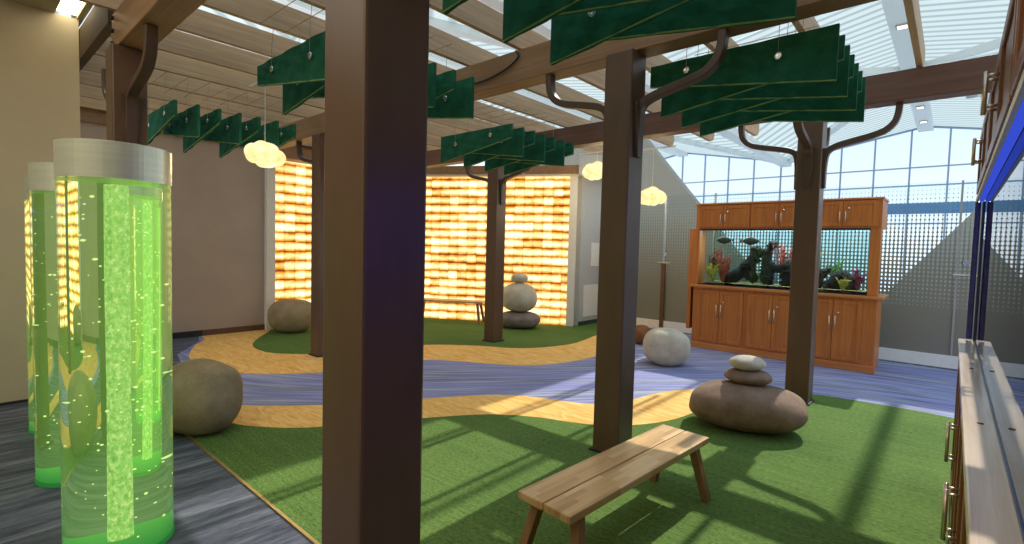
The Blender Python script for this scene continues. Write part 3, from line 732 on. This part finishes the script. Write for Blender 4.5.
mx = WATER.n('MixShader'); WATER.l(fr.outputs[0], mx.inputs[0]); WATER.l(tr.outputs[0], mx.inputs[1]); WATER.l(gl.outputs[0], mx.inputs[2]); WATER.l(mx.outputs[0], WATER.out.inputs[0])
MB().box(.083, .02, .012, .09, RY-.02, .93).build('front_pane', WATER.m, rt)
MB().box(.09, RY-.027, .012, .72, RY-.02, .93).build('end_pane', WATER.m, rt)
MB().box(.72, .02, .012, .735, RY-.02, .93).build('back_panel', plain('blue_back', '1c3fb0', '2850c8', .6), rt)
b = MB(); b.box(.075, RY-.05, 0, .105, RY, .934); b.box(.08, 0, 0, .74, RY, .012)
b.build('frame', plain('blue_frame', '20305e', '2a3c70', .3), rt)
tag(MB().blob((0, 0, 0), (.12, .2, .16), 4, .5, 2.2, 4).build('live_rock', plain('purple_rock', '5a3a4a', '7c5064', .9, 0, (9, 9, 9), 2, .6), smooth=True, loc=(.45, 2.2, 1.23)), 'purplish rock inside the blue tank at the right edge', 'rock')
tag(MB().blob((0, 0, 0), (.07, .1, .12), 4, .6, 3.5, 9).build('coral', plain('cyan_coral', '30b8d0', '58d0e0', .6), smooth=True, loc=(.5, 2.9, 1.3)), 'bright cyan coral inside the blue tank at the right edge', 'coral')
lamp('hood_lamp', 'AREA', (AX+1.24, AY+.3, 1.985), 22, (.9, 1, 1), (0, 0, 0), shape='RECTANGLE', size=2.2, size_y=.3)
tag(MB().box(.108, .6, 1.985, .131, 4.55, 1.999).build('light_strip', emit('blue_led', '3a52d8', .8)), 'blue light strip under the hood cabinet at the upper right edge', 'light strip')
lamp('tank_lamp', 'AREA', (.45, 2.6, 1.97), 38, (.2, .3, 1), (0, 0, 0), shape='RECTANGLE', size=.4, size_y=3.6)

# ------------------------------------------------------------------ perforated partition
PY = 9.6
FR = frit_mat('perforated_sheet', 2.72, .86)
struct(MB().box(0, 0, .2, 7.4, .012, 2.72).build('wall_partition', FR, loc=(-5.8, PY, 0)))
struct(MB().box(-5.8, PY-.03, .02, 1.6, PY+.02, .2).build('trim_9', plain('kick_plate', 'e4e2dc', 'eceae4', .4)))
def pdoor(x0, x1, hx, name, lab):
    t = struct(MB().box(x0, PY-.02, .02, x0+.025, PY+.03, 2.72).build(name, STEEL)); 
    MB().box(x1-.025, PY-.02, .02, x1, PY+.03, 2.72).build('jamb', STEEL, t)
    MB().tube([(hx-.13, PY-.07, 1.37), (hx+.13, PY-.07, 1.37)], .014, 10).build('door_handle', HANDLE, t)
    b = MB(); b.tube([(hx-.07, PY-.07, 1.37), (hx-.07, PY, 1.37)], .012, 8); b.tube([(hx+.07, PY-.07, 1.37), (hx+.07, PY, 1.37)], .012, 8)
    b.lathe([(.001, 0), (.03, 0), (.03, .02), (.001, .02)], 16, M=Matrix.Translation((hx, PY-.01, 1.55)) @ Matrix.Rotation(math.pi/2, 4, 'X')).build('door_lock', CHROME, t)
pdoor(.03, 1.0, .13, 'door_1', '')
pdoor(-4.40, -3.4, -4.35, 'door_2', '')
tag(MB().box(-4.41, PY-.06, .05, -4.33, PY-.022, 1.36).build('door_pull', plain('brown_pull', '5a3c26', '6a4a30', .4), bevel=.006), 'long brown vertical pull on the partition door left of the fish tank cabinet', 'door pull')

# ------------------------------------------------------------------ concourse, far windows and roof
GY = 30
slab('floor_concourse', [(-40, 10), (20, 10), (20, GY+30), (-40, GY+30)], -.3, -.06, plain('terrazzo', 'c2c6c8', 'd2d5d6', .4))
zig = [(-16, 2.0), (-13.4, 2.0), (-8.4, 6.5), (-3.0, -.06), (-1.75, -.06), (.32, 2.67), (2.4, -.06), (3.4, -.06), (5.8, 2.6), (8, 0)]
struct(MB().prism(zig + [(8, -.2), (-16, -.2)], 14.0, 14.35, 'Y').build('wall_far', CONC))
b = MB()
PEAK, VAL = [(-12.7, 7.68), (-1.27, 7.68), (10.2, 7.68)], [(-18.4, 6.6), (-7.0, 6.6), (4.45, 6.6), (15.9, 6.6)]
prof = [VAL[0], PEAK[0], VAL[1], PEAK[1], VAL[2], PEAK[2], VAL[3]]
def gz(x):
    for (a, za), (c, zc) in zip(prof, prof[1:]):
        if a <= x <= c: return za+(zc-za)*(x-a)/(c-a)
    return 6.6
# far glazing: panes, mullions, transoms
struct(MB().prism([(-18.4, 0)] + prof + [(15.9, 0)], GY+.02, GY+.04, 'Y').build('window_1', GLASS))
b = MB(); k = 0
x = -18.2
while x < 15.8:
    b.box(x-.035, GY-.06, 0, x+.035, GY+.02, gz(x)); x += 1.37
b2 = MB()
for z in (3.2, 4.96, 5.8): b2.box(-18.4, GY-.05, z-.03, 15.9, GY+.01, z+.03)
for (a, za), (c, zc) in zip(prof, prof[1:]):
    b2.bar([(a, GY-.02, za), (c, GY-.02, zc)], (0, 1, 0), .1, .14)
struct(b.build('trim_11', MULL)); struct(b2.build('trim_12', MULL))
struct(MB().box(-18.4, GY-.1, 3.65, 15.9, GY+.03, 4.15).build('trim_13', plain('blue_band', '5f8fc0', '6f9cc8', .5)))
struct(MB().box(-200, GY+30, -7, 200, 200, -6).build('ground', plain('tarmac', 'b8bfc6', 'c6ccd2', .9)))
# folded roof: deck triangles with ribs running either way, white crease beams
RX, RYm = rib_mat('roof_deck_across', 'Y'), rib_mat('roof_deck_along', 'DIAGONAL')
def deck(name, pts, mat):
    b = MB(); v = [Vector(p) for p in pts]; up = Vector((0, 0, .06))
    b._add(v, [tuple(range(len(v)))])
    return struct(b.build(name, mat, fix=False))
beams = MB()
def crease(p, q, w=.35, t=.2): beams.bar([Vector(p)-Vector((0, 0, t/2)), Vector(q)-Vector((0, 0, t/2))], Vector((1, 0, 0)) if abs(p[1]-q[1]) > abs(p[0]-q[0])*.5 else Vector((0, 1, 0)), w, t)
done = set()
for pi, (px, pz) in enumerate(PEAK):
    for (vx, vz) in (VAL[pi], VAL[pi+1]):
        if pi == 0: segs = [(-6, 4), (4, 12.2), (12.2, 20.5), (20.5, GY)]
        else: segs = [(13.6, 20.5), (20.5, GY)]
        for (a, c) in segs:
            A, B_, Cc, D = (px, a, pz), (px, c, pz), (vx, c, vz), (vx, a, vz)
            if c == 20.5: deck('ceiling_deck', [A, B_, D], RX); deck('ceiling_deck', [B_, Cc, D], RYm); crease(B_, D)
            else: deck('ceiling_deck', [A, Cc, D], RYm); deck('ceiling_deck', [A, B_, Cc], RX); crease(A, Cc)
        for (qx, qz, ww, tt) in ((vx, vz, .5, .3), (px, pz, .55, .25)):
            if qx not in done: done.add(qx); crease((qx, -6 if qx < -6 else 13.6, qz), (qx, GY, qz), ww, tt)
struct(beams.build('trim_14', STRUCT_WHITE))
deck('ceiling_deck', [(-7, -6, 6.6), (-3.45, -6, 7.3), (-3.45, 13.6, 7.3), (-7, 13.6, 6.6)], RX)
# skylight bars that stripe the carpet with shade
b = MB()
for x, w in ((-.40, .13), (-2.26, .08), (-3.14, .08)):
    b.box(x-w/2, 5.0, 7.5, x+w/2, 13.6, 7.6)
struct(b.build('trim_15', STRUCT_WHITE))
# square downlights on the ridge beam
LITE = emit('downlight', 'fff4d8', 3)
for y, lab in ((16.05, 'topmost'), (19.97, 'second highest'), (25.0, 'second lowest'), (27.7, 'lowest')):
    t = thing('downlight', f'square downlight on the white roof ridge, {lab} in the picture', 'ceiling light', (-1.27, y, 7.42), 0, 'ridge downlights')
    MB().box(-.13, -.13, -.03, .13, .13, .01).build('housing', plain('grey_housing', '9aa0a0', 'a6acac', .5), t); MB().box(-.10, -.10, -.036, .10, .10, -.029).build('lens', LITE, t)
sp = thing('spotlight_pair', 'twin spotlight bracket hanging under the white roof at the upper right', 'spotlight', (.85, 20.5, 7.2))
b = MB(); b.tube([(0, 0, 0), (0, 0, -.75)], .03, 8); b.tube([(-.7, 0, -.55), (.7, 0, -.45)], .03, 8); b.build('bracket', GREYW, sp)
for s in (-1, 1): MB().lathe([(.02, .12), (.12, .08), (.14, -.1), (.12, -.14)], 16, M=Matrix.Translation((s*.7, 0, -.6))).build('lamp_head', GREYW, sp, smooth=True)
